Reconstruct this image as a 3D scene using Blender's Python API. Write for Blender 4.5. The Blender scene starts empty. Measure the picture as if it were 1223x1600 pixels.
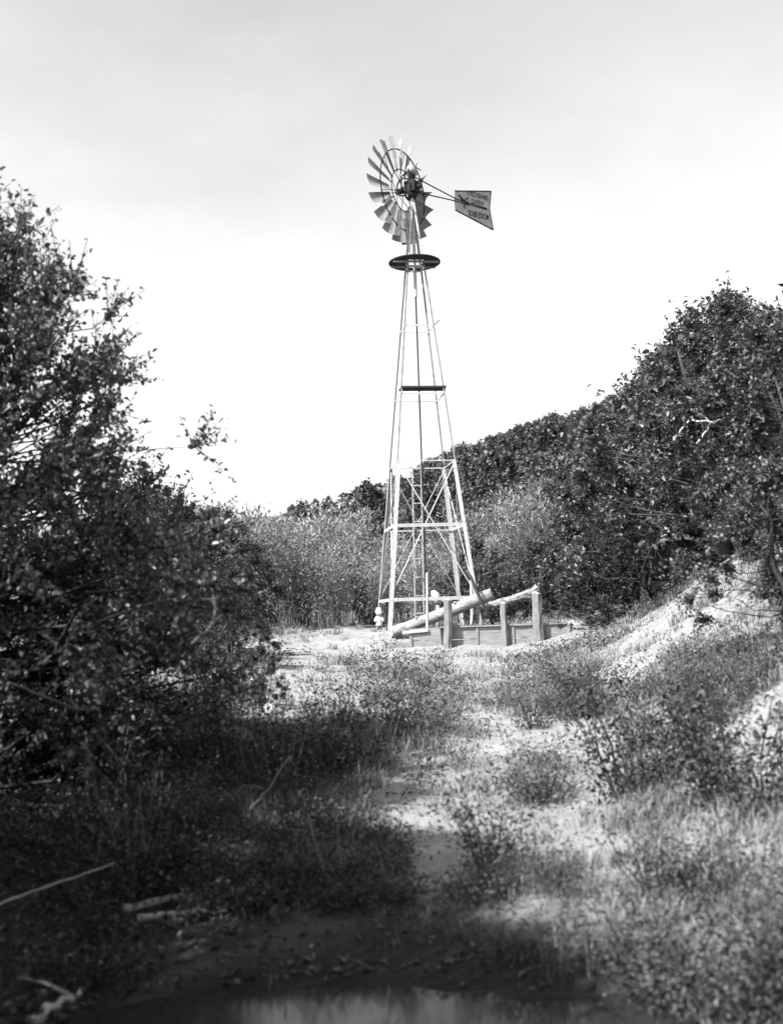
import bpy, math, random
import numpy as np
from mathutils import Matrix, Vector

# ------------------------------------------------------------------ camera
SC = bpy.context.scene
EYE = np.array([0.0, 0.0, 2.0])
FPX, PITCH, ROLL = 1750.0, math.radians(5.39), math.radians(1.9)
_f = np.array([0, math.cos(PITCH), math.sin(PITCH)])
_x = np.array([1.0, 0, 0])
_u = np.array([0, -math.sin(PITCH), math.cos(PITCH)])
RT = _x * math.cos(ROLL) - _u * math.sin(ROLL)
UP = _u * math.cos(ROLL) + _x * math.sin(ROLL)
cam_d = bpy.data.cameras.new('camera')
cam = bpy.data.objects.new('camera', cam_d)
SC.collection.objects.link(cam)
m = Matrix.Identity(4)
for i in range(3):
    m[i][0], m[i][1], m[i][2], m[i][3] = RT[i], UP[i], -_f[i], EYE[i]
cam.matrix_world = m
cam_d.sensor_fit = 'VERTICAL'
cam_d.sensor_height = 36.0
cam_d.lens = 36.0 * FPX / 1600.0
cam_d.clip_start, cam_d.clip_end = 0.05, 5000
cam_d.dof.use_dof = True
cam_d.dof.focus_distance = 29.0
cam_d.dof.aperture_fstop = 1.5
SC.camera = cam

# ------------------------------------------------------------------ light
SUN_EL = math.radians(48)
SUN_H = np.array([-0.76, -0.65]); SUN_H /= np.linalg.norm(SUN_H)   # horizontal direction towards the sun
SKY_STRENGTH, SUN_STRENGTH, EXPOSURE = 0.070, 2.4, 2.5
w = bpy.data.worlds.new('World'); SC.world = w; w.use_nodes = True
nt = w.node_tree; nt.nodes.clear()
N = nt.nodes.new; L = nt.links.new
sky = N('ShaderNodeTexSky'); sky.sky_type = 'NISHITA'; sky.sun_disc = False
sky.sun_elevation = SUN_EL
sky.sun_rotation = math.atan2(SUN_H[0], SUN_H[1])
sky.air_density = 1.2; sky.dust_density = 3.0; sky.ozone_density = 1.0
bw = N('ShaderNodeRGBToBW'); L(sky.outputs[0], bw.inputs[0])
tc = N('ShaderNodeTexCoord')
mp = N('ShaderNodeMapping'); mp.inputs['Scale'].default_value = (1.0, 1.0, 2.6); L(tc.outputs['Generated'], mp.inputs[0])
nz = N('ShaderNodeTexNoise'); nz.inputs['Scale'].default_value = 2.6; nz.inputs['Detail'].default_value = 9; nz.inputs['Roughness'].default_value = 0.56
L(mp.outputs[0], nz.inputs['Vector'])
mr = N('ShaderNodeMapRange'); mr.inputs['From Min'].default_value = 0.32; mr.inputs['From Max'].default_value = 0.68
mr.inputs['To Min'].default_value = 0.9; mr.inputs['To Max'].default_value = 1.1; L(nz.outputs[0], mr.inputs[0])
mu = N('ShaderNodeMath'); mu.operation = 'MULTIPLY'; L(bw.outputs[0], mu.inputs[0]); L(mr.outputs[0], mu.inputs[1])
bg = N('ShaderNodeBackground'); bg.inputs['Strength'].default_value = SKY_STRENGTH; L(mu.outputs[0], bg.inputs['Color'])
wo = N('ShaderNodeOutputWorld'); L(bg.outputs[0], wo.inputs[0])
sd = bpy.data.lights.new('sun', 'SUN'); sd.energy = SUN_STRENGTH; sd.angle = math.radians(0.55); sd.color = (1, 1, 1)
so = bpy.data.objects.new('sun', sd); SC.collection.objects.link(so)
tosun = Vector((SUN_H[0] * math.cos(SUN_EL), SUN_H[1] * math.cos(SUN_EL), math.sin(SUN_EL)))
so.rotation_euler = tosun.to_track_quat('Z', 'Y').to_euler()
so.location = (-20, -15, 30)
vs = SC.view_settings
vs.view_transform = 'Standard'; vs.look = 'None'; vs.gamma = 1.0; vs.exposure = EXPOSURE; vs.use_curve_mapping = False
SC.render.engine = 'CYCLES'
cy = SC.cycles
cy.use_denoising = True
cy.max_bounces = 6; cy.diffuse_bounces = 3; cy.glossy_bounces = 2; cy.transmission_bounces = 4; cy.transparent_max_bounces = 6
cy.caustics_reflective = False; cy.caustics_refractive = False

random.seed(7)
rng = np.random.default_rng(11)
COL = SC.collection

# ------------------------------------------------------------------ helpers: pixels and ground
def ray(px, py):
    d = _f * FPX + RT * (px - 611.5) + UP * (800.0 - py)
    return d / d[1]                       # scaled so that y advances by 1

def at(px, py, Y):
    return EYE + ray(px, py) * Y

_lat = np.random.default_rng(5).random((256, 256))
def vnoise(x, y):
    xi = np.floor(x).astype(int); yi = np.floor(y).astype(int)
    fx = x - xi; fy = y - yi
    fx = fx * fx * (3 - 2 * fx); fy = fy * fy * (3 - 2 * fy)
    a = _lat[xi % 256, yi % 256]; b = _lat[(xi + 1) % 256, yi % 256]
    c = _lat[xi % 256, (yi + 1) % 256]; d = _lat[(xi + 1) % 256, (yi + 1) % 256]
    return (a * (1 - fx) + b * fx) * (1 - fy) + (c * (1 - fx) + d * fx) * fy - 0.5

def softplus(t):
    return np.where(t > 20, t, np.log1p(np.exp(np.minimum(t, 20))))

def sstep(a, b, x):
    t = np.clip((x - a) / (b - a), 0, 1)
    return t * t * (3 - 2 * t)

PY = [-60, -2, 2.5, 3.6, 5.4, 6.1, 8.4, 13, 18, 23, 26.4, 27.4, 28.0, 34, 45, 60, 2000]
PZ = [0.9, 0.62, 0.55, 0.25, 0.06, 0.10, 0.42, 0.70, 0.92, 1.10, 1.16, 1.42, 1.66, 1.72, 1.85, 2.2, 2.6]
def ground(x, y):
    x = np.asarray(x, float); y = np.asarray(y, float)
    p = sum(np.interp(y + s, PY, PZ) for s in (-.4, -.2, 0, .2, .4)) / 5
    x0 = np.interp(y, [-20, 6, 10, 18, 25, 32, 45, 60, 90], [4.5, 2.9, 2.5, 3.2, 4.6, 5.2, 2.0, -2, -6])
    r = np.interp(y, [0, 22, 36, 52], [.8, .8, .62, .5]) * 0.7 * softplus((x - x0) / 0.7)
    cap = np.interp(y, [0, 15, 40, 60, 80, 100], [4, 6, 9, 9.5, 8, 7])
    r = cap * np.tanh(r / cap)
    fh = np.clip(16.0 + 0.235 * x, 5, 44) * sstep(42, 150, y) * 1.0
    hill = np.maximum(r, 0) * (1 - sstep(70, 150, y)) + fh
    hill = hill + sstep(20, 90, y) * (vnoise(x * .045 + 3, y * .045) * 3.2 + vnoise(x * .15, y * .15 + 9) * .9) * sstep(42, 75, y + x)
    lft = 0.16 * softplus(-(x + 2.2) * 1.6) / 1.6 * (1 - sstep(24, 40, y))
    lft = 2.2 * np.tanh(lft / 2.2)
    q = np.sqrt(((x + 0.05) / 2.1) ** 2 + ((y - 4.45) / 1.75) ** 2) + 0.35 * vnoise(x * 1.7 + 4, y * 1.7) + .12 * vnoise(x * 5, y * 5)
    pool = -0.42 * (1 - sstep(0.55, 1.15, q))
    near = 1 - sstep(60, 120, y)
    bump = near * (0.16 * vnoise(x * .7, y * .7) + 0.07 * vnoise(x * 2.1 + 7, y * 2.1) + 0.028 * vnoise(x * 6.3, y * 6.3 + 2) + .012 * vnoise(x * 15, y * 15))
    flat = 1 - 0.7 * np.exp(-(((x - .9) / 2.2) ** 2 + ((y - 29) / 2.2) ** 2))
    return p + hill + lft + pool + bump * flat

def g1(x, y):
    return float(ground(np.array([x]), np.array([y]))[0])

def hit(px, py):
    d = ray(px, py); t = np.linspace(2.5, 160, 20000)
    P = EYE[None] + d[None] * t[:, None]
    below = P[:, 2] < ground(P[:, 0], P[:, 1])
    i = int(np.argmax(below)) if below.any() else len(t) - 1
    return P[i]

def to_px(P):
    d = np.asarray(P, float) - EYE
    zc = d @ _f
    return 611.5 + FPX * (d @ RT) / zc, 800 - FPX * (d @ UP) / zc

# ------------------------------------------------------------------ helpers: materials
def mat(name, lo, hi, scale=8.0, rough=0.8, spec=0.3, island=False, transl=0.0, bump=0.0, bscale=40.0, metallic=0.0, stretch=None, detail=6, sharp=None, imix=.7, tone=0.0):
    M = bpy.data.materials.new(name); M.use_nodes = True
    t = M.node_tree; t.nodes.clear(); n = t.nodes.new; l = t.links.new
    out = n('ShaderNodeOutputMaterial'); b = n('ShaderNodeBsdfPrincipled')
    b.inputs['Roughness'].default_value = rough; b.inputs['Specular IOR Level'].default_value = spec; b.inputs['Metallic'].default_value = metallic
    tc = n('ShaderNodeTexCoord'); src = tc.outputs['Object']
    if stretch:
        mp = n('ShaderNodeMapping'); mp.inputs['Scale'].default_value = stretch; l(src, mp.inputs[0]); src = mp.outputs[0]
    nz = n('ShaderNodeTexNoise'); nz.inputs['Scale'].default_value = scale; nz.inputs['Detail'].default_value = detail; nz.inputs['Roughness'].default_value = .62
    l(src, nz.inputs['Vector'])
    fac = nz.outputs[0]
    if island:
        ge = n('ShaderNodeNewGeometry'); mx = n('ShaderNodeMix'); mx.data_type = 'FLOAT'; mx.inputs[0].default_value = imix
        l(fac, mx.inputs[2]); l(ge.outputs['Random Per Island'], mx.inputs[3]); fac = mx.outputs[0]
    rp = n('ShaderNodeValToRGB'); a0, a1 = sharp or ((.05, .95) if island else (.3, .7))
    rp.color_ramp.elements[0].position = a0; rp.color_ramp.elements[1].position = a1
    rp.color_ramp.elements[0].color = (lo, lo, lo, 1); rp.color_ramp.elements[1].color = (hi, hi, hi, 1)
    l(fac, rp.inputs[0]); colr = rp.outputs[0]
    if tone:                                                    # every plant has its own tone
        oi = n('ShaderNodeObjectInfo'); mr_ = n('ShaderNodeMapRange'); mr_.inputs['To Min'].default_value = 1 - tone; mr_.inputs['To Max'].default_value = 1 + tone
        l(oi.outputs['Random'], mr_.inputs[0]); vm = n('ShaderNodeVectorMath'); vm.operation = 'SCALE'; l(colr, vm.inputs[0]); l(mr_.outputs[0], vm.inputs['Scale']); colr = vm.outputs[0]
    l(colr, b.inputs['Base Color'])
    if bump:
        bn = n('ShaderNodeTexNoise'); bn.inputs['Scale'].default_value = bscale; bn.inputs['Detail'].default_value = 8; l(src, bn.inputs['Vector'])
        bp = n('ShaderNodeBump'); bp.inputs['Strength'].default_value = bump; bp.inputs['Distance'].default_value = .02
        l(bn.outputs[0], bp.inputs['Height']); l(bp.outputs[0], b.inputs['Normal'])
    if transl:
        tr = n('ShaderNodeBsdfTranslucent'); l(colr, tr.inputs[0]); ms = n('ShaderNodeMixShader'); ms.inputs[0].default_value = transl
        l(b.outputs[0], ms.inputs[1]); l(tr.outputs[0], ms.inputs[2]); l(ms.outputs[0], out.inputs[0])
    else:
        l(b.outputs[0], out.inputs[0])
    return M

MT = {}
MT['galv'] = mat('galvanised_steel', 0.22, 0.36, 5, .5, .5, stretch=(4, 4, 1))
MT['shadesteel'] = mat('shaded_steel', .1, .22, 5, .7, .3, stretch=(4, 4, 1))  # upper legs: shade of their flanges put into the colour
MT['whitelead'] = mat('painted_steel', 0.2, 0.4, 7, .6, .4, stretch=(5, 5, 1.2))
MT['iron'] = mat('dark_iron', 0.008, 0.02, 9, .8, .2)
MT['blade'] = mat('weathered_sheet', 0.15, 0.3, 6, .45, .5)
MT['vane'] = mat('vane_sheet', 0.2, 0.3, 7, .6, .4)
MT['paint'] = mat('black_paint', 0.008, 0.02, 20, .6, .3)
MT['deckwood'] = mat('dark_wood', 0.025, 0.05, 7, .85, .2, stretch=(1, 8, 8), bump=.3)
MT['log'] = mat('barked_log', 0.09, 0.28, 6, .85, .2, stretch=(.8, 6, 6), bump=.8, bscale=10, sharp=(.34, .6))
MT['roughlog'] = mat('rough_bark', 0.07, 0.26, 9, .9, .2, bump=.8, bscale=18)
MT['logend'] = mat('cut_log_end', 0.28, 0.4, 9, .85, .2)
MT['board'] = mat('weathered_board', 0.13, 0.25, 4, .85, .2, stretch=(1.2, 6, 9), bump=.4, bscale=14)
MT['post'] = mat('weathered_post', 0.1, 0.2, 5, .85, .2, stretch=(8, 8, 1.2), bump=.5, bscale=12)
MT['bark'] = mat('grey_bark', 0.04, 0.11, 12, .9, .2, stretch=(3, 3, 1))
MT['darkbark'] = mat('dark_bark', 0.02, 0.05, 12, .9, .2)
MT['deadwood'] = mat('bleached_wood', 0.22, 0.4, 10, .85, .2, bump=.4, bscale=25)
MT['oakleaf'] = mat('oak_leaf', 0.014, 0.085, 1.2, .45, .4, island=True, transl=.18, tone=.4)
MT['bushleaf'] = mat('bush_leaf', 0.022, 0.23, 1.4, .42, .5, island=True, transl=.18)
MT['lowleaf'] = mat('low_bush_leaf', .04, .28, 1.4, .5, .4, island=True, transl=.2)
MT['farleaf'] = mat('hill_oak_leaf', 0.024, 0.09, .8, .6, .3, island=True, transl=.15, tone=.45)
MT['willowleaf'] = mat('willow_leaf', 0.08, 0.26, .8, .5, .4, island=True, transl=.25, tone=.4)
MT['willowstem'] = mat('willow_stem', 0.08, 0.18, 9, .8, .3)
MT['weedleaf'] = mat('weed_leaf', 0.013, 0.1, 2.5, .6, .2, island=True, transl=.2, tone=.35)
MT['paleleaf'] = mat('pale_weed_leaf', 0.09, 0.24, 1.5, .6, .3, island=True, transl=.2)
MT['grass'] = mat('dry_grass', 0.06, 0.31, 3.0, .7, .3, island=True, transl=.2, imix=.4, sharp=(.3, .7))
MT['litter'] = mat('leaf_litter', 0.012, 0.08, 1.5, .7, .3, island=True)
MT['rock'] = mat('pale_rock', 0.18, 0.32, 6, .9, .2, bump=.6, bscale=12)
MT['cloth'] = mat('white_cloth', 0.42, 0.55, 12, .9, .2)
MT['skin'] = mat('skin', 0.25, 0.3, 12, .6, .3)
MT['leather'] = mat('dark_leather', 0.015, 0.03, 12, .6, .3)

# ------------------------------------------------------------------ helpers: meshes
class MB:
    def __init__(s): s.v = []; s.f = []
    def add(s, vs, fs):
        o = len(s.v); s.v.extend([tuple(map(float, p)) for p in vs]); s.f.extend([tuple(i + o for i in f) for f in fs]); return s
    def box(s, c, ax, dims):                                   # ax: three unit vectors
        c = np.array(c, float); ax = np.array(ax, float); h = np.array(dims, float) / 2
        vs = [c + ax[0] * h[0] * i + ax[1] * h[1] * j + ax[2] * h[2] * k for i in (-1, 1) for j in (-1, 1) for k in (-1, 1)]
        return s.add(vs, [(0, 1, 3, 2), (4, 6, 7, 5), (0, 4, 5, 1), (2, 3, 7, 6), (0, 2, 6, 4), (1, 5, 7, 3)])
    def beam(s, p, q, wd, th, side=(0, 1, 0)):
        p = np.array(p, float); q = np.array(q, float); d = q - p; n = np.linalg.norm(d); d /= n
        a = np.array(side, float); a = a - d * a.dot(d); a /= np.linalg.norm(a); b = np.cross(d, a)
        return s.box((p + q) / 2, (d, a, b), (n, th, wd))
    def angle(s, p, q, e1, e2, wd, th=.008):                    # L section: flanges run along e1 and e2 from the corner line p-q
        for e, o in ((e1, e2), (e2, e1)):
            e = np.array(e, float); o = np.array(o, float)
            P = [np.array(a, float) + e * u + o * v for a in (p, q) for u in ((0 if e is not None else 0), wd) for v in (0, th)]
            s.add(P, [(0, 1, 3, 2), (4, 6, 7, 5), (0, 4, 5, 1), (2, 3, 7, 6), (0, 2, 6, 4), (1, 5, 7, 3)])
        return s
    def tube(s, pts, rad, sides=8, cap=True, wob=0.0):
        pts = [np.array(p, float) for p in pts]; n = len(pts)
        if np.isscalar(rad): rad = [rad] * n
        prev = None; o = len(s.v)
        for i, p in enumerate(pts):
            d = pts[min(i + 1, n - 1)] - pts[max(i - 1, 0)]; d = d / (np.linalg.norm(d) + 1e-9)
            a = prev if prev is not None else np.cross(d, (0.3, 0.2, 0.93))
            a = a - d * a.dot(d); nn = np.linalg.norm(a)
            if nn < 1e-4: a = np.cross(d, (1, 0, 0)); nn = np.linalg.norm(a)
            a /= nn; prev = a; b = np.cross(d, a)
            for k in range(sides):
                t = 2 * math.pi * k / sides
                r = rad[i] * (1 + wob * random.uniform(-1, 1))
                s.v.append(tuple(p + (a * math.cos(t) + b * math.sin(t)) * r))
        for i in range(n - 1):
            for k in range(sides):
                k2 = (k + 1) % sides
                s.f.append((o + i * sides + k, o + i * sides + k2, o + (i + 1) * sides + k2, o + (i + 1) * sides + k))
        if cap:
            s.f.append(tuple(o + k for k in reversed(range(sides)))); s.f.append(tuple(o + (n - 1) * sides + k for k in range(sides)))
        return s
    def build(s, name, material, parent=None, smooth=False, bevel=0.0):
        me = bpy.data.meshes.new(name); me.from_pydata(s.v, [], s.f); me.update()
        me.materials.append(MT[material] if isinstance(material, str) else material)
        if smooth: me.polygons.foreach_set('use_smooth', [True] * len(me.polygons))
        o = bpy.data.objects.new(name, me); COL.objects.link(o)
        if parent is not None: o.parent = parent
        if bevel:
            bv = o.modifiers.new('bevel', 'BEVEL'); bv.width = bevel; bv.segments = 2; bv.limit_method = 'ANGLE'
        return o

def mesh_np(name, V, F, material, parent=None, smooth=False):     # F: (n,4) or (n,3) integer array
    me = bpy.data.meshes.new(name); k = F.shape[1]
    me.vertices.add(len(V)); me.vertices.foreach_set('co', np.ascontiguousarray(V, np.float32).ravel())
    me.loops.add(F.size); me.loops.foreach_set('vertex_index', np.ascontiguousarray(F, np.int32).ravel())
    me.polygons.add(len(F)); me.polygons.foreach_set('loop_start', np.arange(0, F.size, k, dtype=np.int32))
    me.update(calc_edges=True); me.validate()
    me.materials.append(MT[material] if isinstance(material, str) else material)
    if smooth: me.polygons.foreach_set('use_smooth', np.ones(len(F), bool))
    o = bpy.data.objects.new(name, me); COL.objects.link(o)
    if parent is not None: o.parent = parent
    return o

def tag(o, label=None, cat=None, group=None, kind=None):
    if label: o['label'] = label
    if cat: o['category'] = cat
    if group: o['group'] = group
    if kind: o['kind'] = kind
    return o

def empty(name, loc=(0, 0, 0), label=None, cat=None, group=None):
    o = bpy.data.objects.new(name, None); COL.objects.link(o); o.location = loc; o.empty_display_size = .2
    return tag(o, label, cat, group)

def copy_tree(o, parent=None):
    c = o.copy(); COL.objects.link(c); c.parent = parent
    for ch in list(o.children): copy_tree(ch, c)
    return c

def unit(v):
    return v / (np.linalg.norm(v, axis=-1, keepdims=True) + 1e-9)

def leaf_arrays(P, size, aspect, r, up=.5, D=None, fold=.25, six=False):
    """leaf blades at points P: long axis D (or random), folded along the midrib"""
    n = len(P)
    size = np.broadcast_to(size, (n,)) * r.uniform(.45, 1.4, n)
    if D is None: D = r.normal(size=(n, 3))
    D = unit(D + r.normal(size=(n, 3)) * .55)
    nrm = r.normal(size=(n, 3)); nrm[:, 2] = np.abs(nrm[:, 2]) + up
    S = unit(np.cross(D, nrm)); nrm = np.cross(S, D)
    s = size[:, None]; wv = s * aspect * .5; lift = nrm * s * fold * aspect
    base = P; tip = P + D * s - nrm * s * .12
    if not six:
        mid = P + D * s * .48
        V = np.stack([base, mid + S * wv + lift, tip, mid - S * wv + lift], 1).reshape(-1, 3)
        k = np.arange(n)[:, None] * 4
        F = np.concatenate([k + np.array([[0, 2, 1]]), k + np.array([[0, 3, 2]])])
    else:
        m1 = P + D * s * .3; m2 = P + D * s * .72
        V = np.stack([base, m1 + S * wv * .9 + lift, m2 + S * wv * .85 + lift, tip, m2 - S * wv * .85 + lift, m1 - S * wv * .9 + lift], 1).reshape(-1, 3)
        k = np.arange(n)[:, None] * 6
        F = np.concatenate([k + np.array([[0, 3, 2, 1]]), k + np.array([[0, 5, 4, 3]])])
    return V, F

def sticks(A, B, r0, r1):
    """many three-sided tapered sticks from A to B"""
    n = len(A); d = unit(B - A); a = unit(np.cross(d, np.array([[.31, .22, .93]]))); b = np.cross(d, a)
    r0 = np.broadcast_to(r0, (n,)); r1 = np.broadcast_to(r1, (n,))
    V = []
    for base, r in ((A, r0), (B, r1)):
        for k in range(3):
            t = 2 * math.pi * k / 3
            V.append(base + (a * math.cos(t) + b * math.sin(t)) * r[:, None])
    V = np.stack(V, 1).reshape(-1, 3)
    k = np.arange(n)[:, None] * 6
    F = np.concatenate([k + np.array([[0, 1, 4, 3]]), k + np.array([[1, 2, 5, 4]]), k + np.array([[2, 0, 3, 5]])])
    return V, F

def tri(F):
    return F if F.shape[1] == 3 else np.concatenate([F[:, [0, 1, 2]], F[:, [0, 2, 3]]])

def oak(name, seed, H, R, n_clump, n_shoot, n_leaf, leaf, leafmat, barkmat='bark', stems=4, low=.12, shoot=.34, aspect=.55, six=False, profile=None, loose=.0, flat=1.0, surf=.42, lobe=1.0):
    """A shrub or small tree: several crooked stems, a limb to each leaf clump, shoots in each clump and leaves along the shoots."""
    r = np.random.default_rng(seed); rnd = random.Random(seed)
    profile = profile or (lambda t: math.sin(math.pi * min(1, .16 + .84 * t) ** .8) ** .7)
    root = empty(name)
    lobes = [(rnd.uniform(0, 6.28), rnd.uniform(.1, .95), 1 + lobe * rnd.uniform(-.38, .3)) for _ in range(9)]
    C = []
    while len(C) < n_clump:
        t = low + (1 - low) * rnd.random() ** .85
        a = rnd.uniform(0, 6.283)
        lob = 1 + sum((k - 1) * math.exp(-((math.atan2(math.sin(a - b), math.cos(a - b)) / .6) ** 2 + ((t - z) / .22) ** 2)) for b, z, k in lobes)
        lob = min(lob, 1 + .12 * lobe) if lobe < 1 else lob
        rr = R * profile(t) * lob * (rnd.random() ** surf)
        C.append((math.cos(a) * rr, math.sin(a) * rr * flat, t * H))
    C = np.array(C) + np.clip(r.normal(size=(n_clump, 3)), -1.3, 1.3) * np.array([.06, .06, .05]) * R
    b = MB(); st = []
    for i in range(stems):
        a = 6.283 * i / stems + rnd.uniform(-.5, .5); q = rnd.uniform(.12, .45) * R
        pts = [np.array([math.cos(a) * .06 * R, math.sin(a) * .06 * R, -.15])]
        n = 7
        for k in range(1, n):
            f = k / (n - 1)
            pts.append(np.array([math.cos(a) * q * f ** 1.3, math.sin(a) * q * f ** 1.3 * flat, H * .82 * f]) + np.array([rnd.gauss(0, .04), rnd.gauss(0, .04), 0]) * H * .35)
        rad = [max(.012, .024 * H * (1 - .85 * k / (n - 1))) for k in range(n)]
        b.tube(pts, rad, 6, wob=.12); st.append(np.array(pts))
    S = np.concatenate(st)
    for c in C:
        cand = S[S[:, 2] < c[2] - .04 * H]
        if len(cand) == 0: cand = S[:1]
        w_ = np.linalg.norm(cand - c, axis=1) + .35 * np.abs(cand[:, 2] - c[2] * .7)
        p0 = cand[int(np.argmin(w_))]
        ln = np.linalg.norm(c - p0); bow = np.array([rnd.gauss(0, .05), rnd.gauss(0, .05), rnd.uniform(-.16, .06)]) * ln
        jit = lambda: np.array([rnd.gauss(0, .045) for _ in range(3)]) * ln
        b.tube([p0, p0 * .75 + c * .25 + bow * .75 + jit(), (p0 + c) / 2 + bow + jit(), p0 * .25 + c * .75 + bow * .75 + jit(), c], [.005 + .009 * ln, .004 + .007 * ln, .004 + .005 * ln, .004 + .003 * ln, .003], 4, cap=False)
    b.build('trunk', barkmat, root, smooth=True)
    ctr = np.array([0, 0, H * .45])
    A = np.repeat(C, n_shoot, 0)
    out = unit((A - ctr) / np.array([R, R * flat, H * .6]))
    D = unit(out * .75 + r.normal(size=A.shape) * .75 + np.array([0, 0, .3]))
    Ls = shoot * r.uniform(.5, 1.35, len(A)) * (1 + loose * (r.random(len(A)) > .85) * 1.4)
    B = A + D * Ls[:, None]
    V1, F1 = sticks(A, B, .0055, .0025)
    t = np.tile((np.arange(n_leaf) + .6) / n_leaf, len(A)) + r.normal(size=len(A) * n_leaf) * .05
    P = np.repeat(A, n_leaf, 0) + np.repeat(D * Ls[:, None], n_leaf, 0) * t[:, None] + r.normal(size=(len(A) * n_leaf, 3)) * leaf * .28
    P = P[P[:, 2] > .02]
    V2, F2 = leaf_arrays(P, leaf, aspect, r, six=six)
    mesh_np('twigs', V1, F1, barkmat, root)['kind'] = 'stuff'
    mesh_np('crown', V2, F2, leafmat, root)
    return root

def place(o, x, y, s=1.0, rz=0.0, label=None, cat=None, group=None, sink=.05, sz=None):
    o.location = (x, y, g1(x, y) - sink); o.rotation_euler = (0, 0, rz); o.scale = (s, s, sz or s)
    return tag(o, label, cat, group)

class Stock:                                                    # first use gives the prototype itself, later uses give copies
    def __init__(s, protos): s.p = protos; s.n = [0] * len(protos)
    def get(s, i):
        i %= len(s.p); s.n[i] += 1
        return s.p[i] if s.n[i] == 1 else copy_tree(s.p[i])
    def clear_unused(s):
        for o, n in zip(s.p, s.n):
            if n == 0:
                for c in list(o.children): bpy.data.objects.remove(c)
                bpy.data.objects.remove(o)

# ------------------------------------------------------------------ ground
def axis(lo, hi, n, k):
    t = np.linspace(-1, 1, n); s = np.sinh(t * k) / math.sinh(k)
    return np.where(s < 0, -s * lo, s * hi)
gx = axis(-420, 420, 300, 6.0) + 0.0
gy = np.concatenate([np.linspace(-60, 3, 30)[:-1], 3 + (np.sinh(np.linspace(0, 1, 420) * 5.2) / math.sinh(5.2)) * 900])
GX, GY = np.meshgrid(gx, gy); GZ = ground(GX, GY)
V = np.stack([GX, GY, GZ], -1).reshape(-1, 3); nx, ny = len(gx), len(gy)
ii = (np.arange(ny - 1)[:, None] * nx + np.arange(nx - 1)[None]).ravel()
F = np.stack([ii, ii + 1, ii + nx + 1, ii + nx], 1)

def ground_mat():
    M = bpy.data.materials.new('dry_soil'); M.use_nodes = True
    t = M.node_tree; t.nodes.clear(); n = t.nodes.new; l = t.links.new
    out = n('ShaderNodeOutputMaterial'); b = n('ShaderNodeBsdfPrincipled'); b.inputs['Roughness'].default_value = .95; b.inputs['Specular IOR Level'].default_value = .15
    tc = n('ShaderNodeTexCoord')
    def noise(s, d=8, r=.6):
        z = n('ShaderNodeTexNoise'); z.inputs['Scale'].default_value = s; z.inputs['Detail'].default_value = d; z.inputs['Roughness'].default_value = r
        l(tc.outputs['Object'], z.inputs['Vector']); return z.outputs[0]
    def ramp(f, a, b_, c0, c1):
        r = n('ShaderNodeValToRGB'); r.color_ramp.elements[0].position = a; r.color_ramp.elements[1].position = b_
        r.color_ramp.elements[0].color = (c0,) * 3 + (1,); r.color_ramp.elements[1].color = (c1,) * 3 + (1,); l(f, r.inputs[0]); return r.outputs[0]
    sa = ramp(noise(3.5), .3, .7, .17, .3); sb = ramp(noise(46, 6, .75), .36, .6, .55, 1.1)
    sm = n('ShaderNodeMix'); sm.data_type = 'RGBA'; sm.blend_type = 'MULTIPLY'; sm.inputs[0].default_value = 1; l(sa, sm.inputs[6]); l(sb, sm.inputs[7]); soil = sm.outputs[2]
    turf = ramp(noise(9), .3, .72, .08, .17)
    patch = ramp(noise(.55, 6, .65), .46, .62, 0, 1)
    def attr(nm):
        a = n('ShaderNodeAttribute'); a.attribute_name = nm; return a.outputs['Fac']
    def mix(f, a, c, op=None):
        x = n('ShaderNodeMix'); x.data_type = 'RGBA'
        if op: x.blend_type = op
        if isinstance(f, float): x.inputs[0].default_value = f
        else: l(f, x.inputs[0])
        l(a, x.inputs[6]); l(c, x.inputs[7]); return x.outputs[2]
    ml = n('ShaderNodeMath'); ml.operation = 'MULTIPLY'; l(patch, ml.inputs[0]); l(attr('turf'), ml.inputs[1])
    c = mix(ml.outputs[0], soil, turf)
    far = ramp(noise(.35, 8, .7), .38, .62, .04, .11)
    c = mix(attr('hill'), c, far)
    mud_shade = ramp(noise(7), .3, .7, .014, .032)  # near-black wet mud, also the colour of the painted foreground shade
    c = mix(attr('damp_shade'), c, mud_shade)
    l(c, b.inputs['Base Color'])
    bp = n('ShaderNodeBump'); bp.inputs['Strength'].default_value = .9; bp.inputs['Distance'].default_value = .04
    l(noise(22, 10, .7), bp.inputs['Height']); l(bp.outputs[0], b.inputs['Normal'])
    l(b.outputs[0], out.inputs[0]); return M
MT['soil'] = ground_mat()
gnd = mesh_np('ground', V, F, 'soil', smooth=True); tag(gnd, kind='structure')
X, Y = V[:, 0], V[:, 1]
PATHPX = [(500, 1003), (470, 1040), (450, 1090), (540, 1110), (640, 1120), (760, 1118), (830, 1165), (690, 1190), (650, 1250), (760, 1330)]
PATH = np.array([hit(*p)[:2] for p in PATHPX])
def path_dist(x, y):
    d = np.full(np.shape(x), 1e9)
    for a, b_ in zip(PATH[:-1], PATH[1:]):
        ab = b_ - a; t = np.clip(((x - a[0]) * ab[0] + (y - a[1]) * ab[1]) / (ab @ ab), 0, 1)
        d = np.minimum(d, np.hypot(x - a[0] - ab[0] * t, y - a[1] - ab[1] * t))
    return d
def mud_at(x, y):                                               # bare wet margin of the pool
    return 1 - sstep(.75, 1.15, np.hypot((x + .25) / 1.25, (y - 5.3) / 1.9) + .3 * vnoise(x * 1.6, y * 1.6 + 3))
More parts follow.
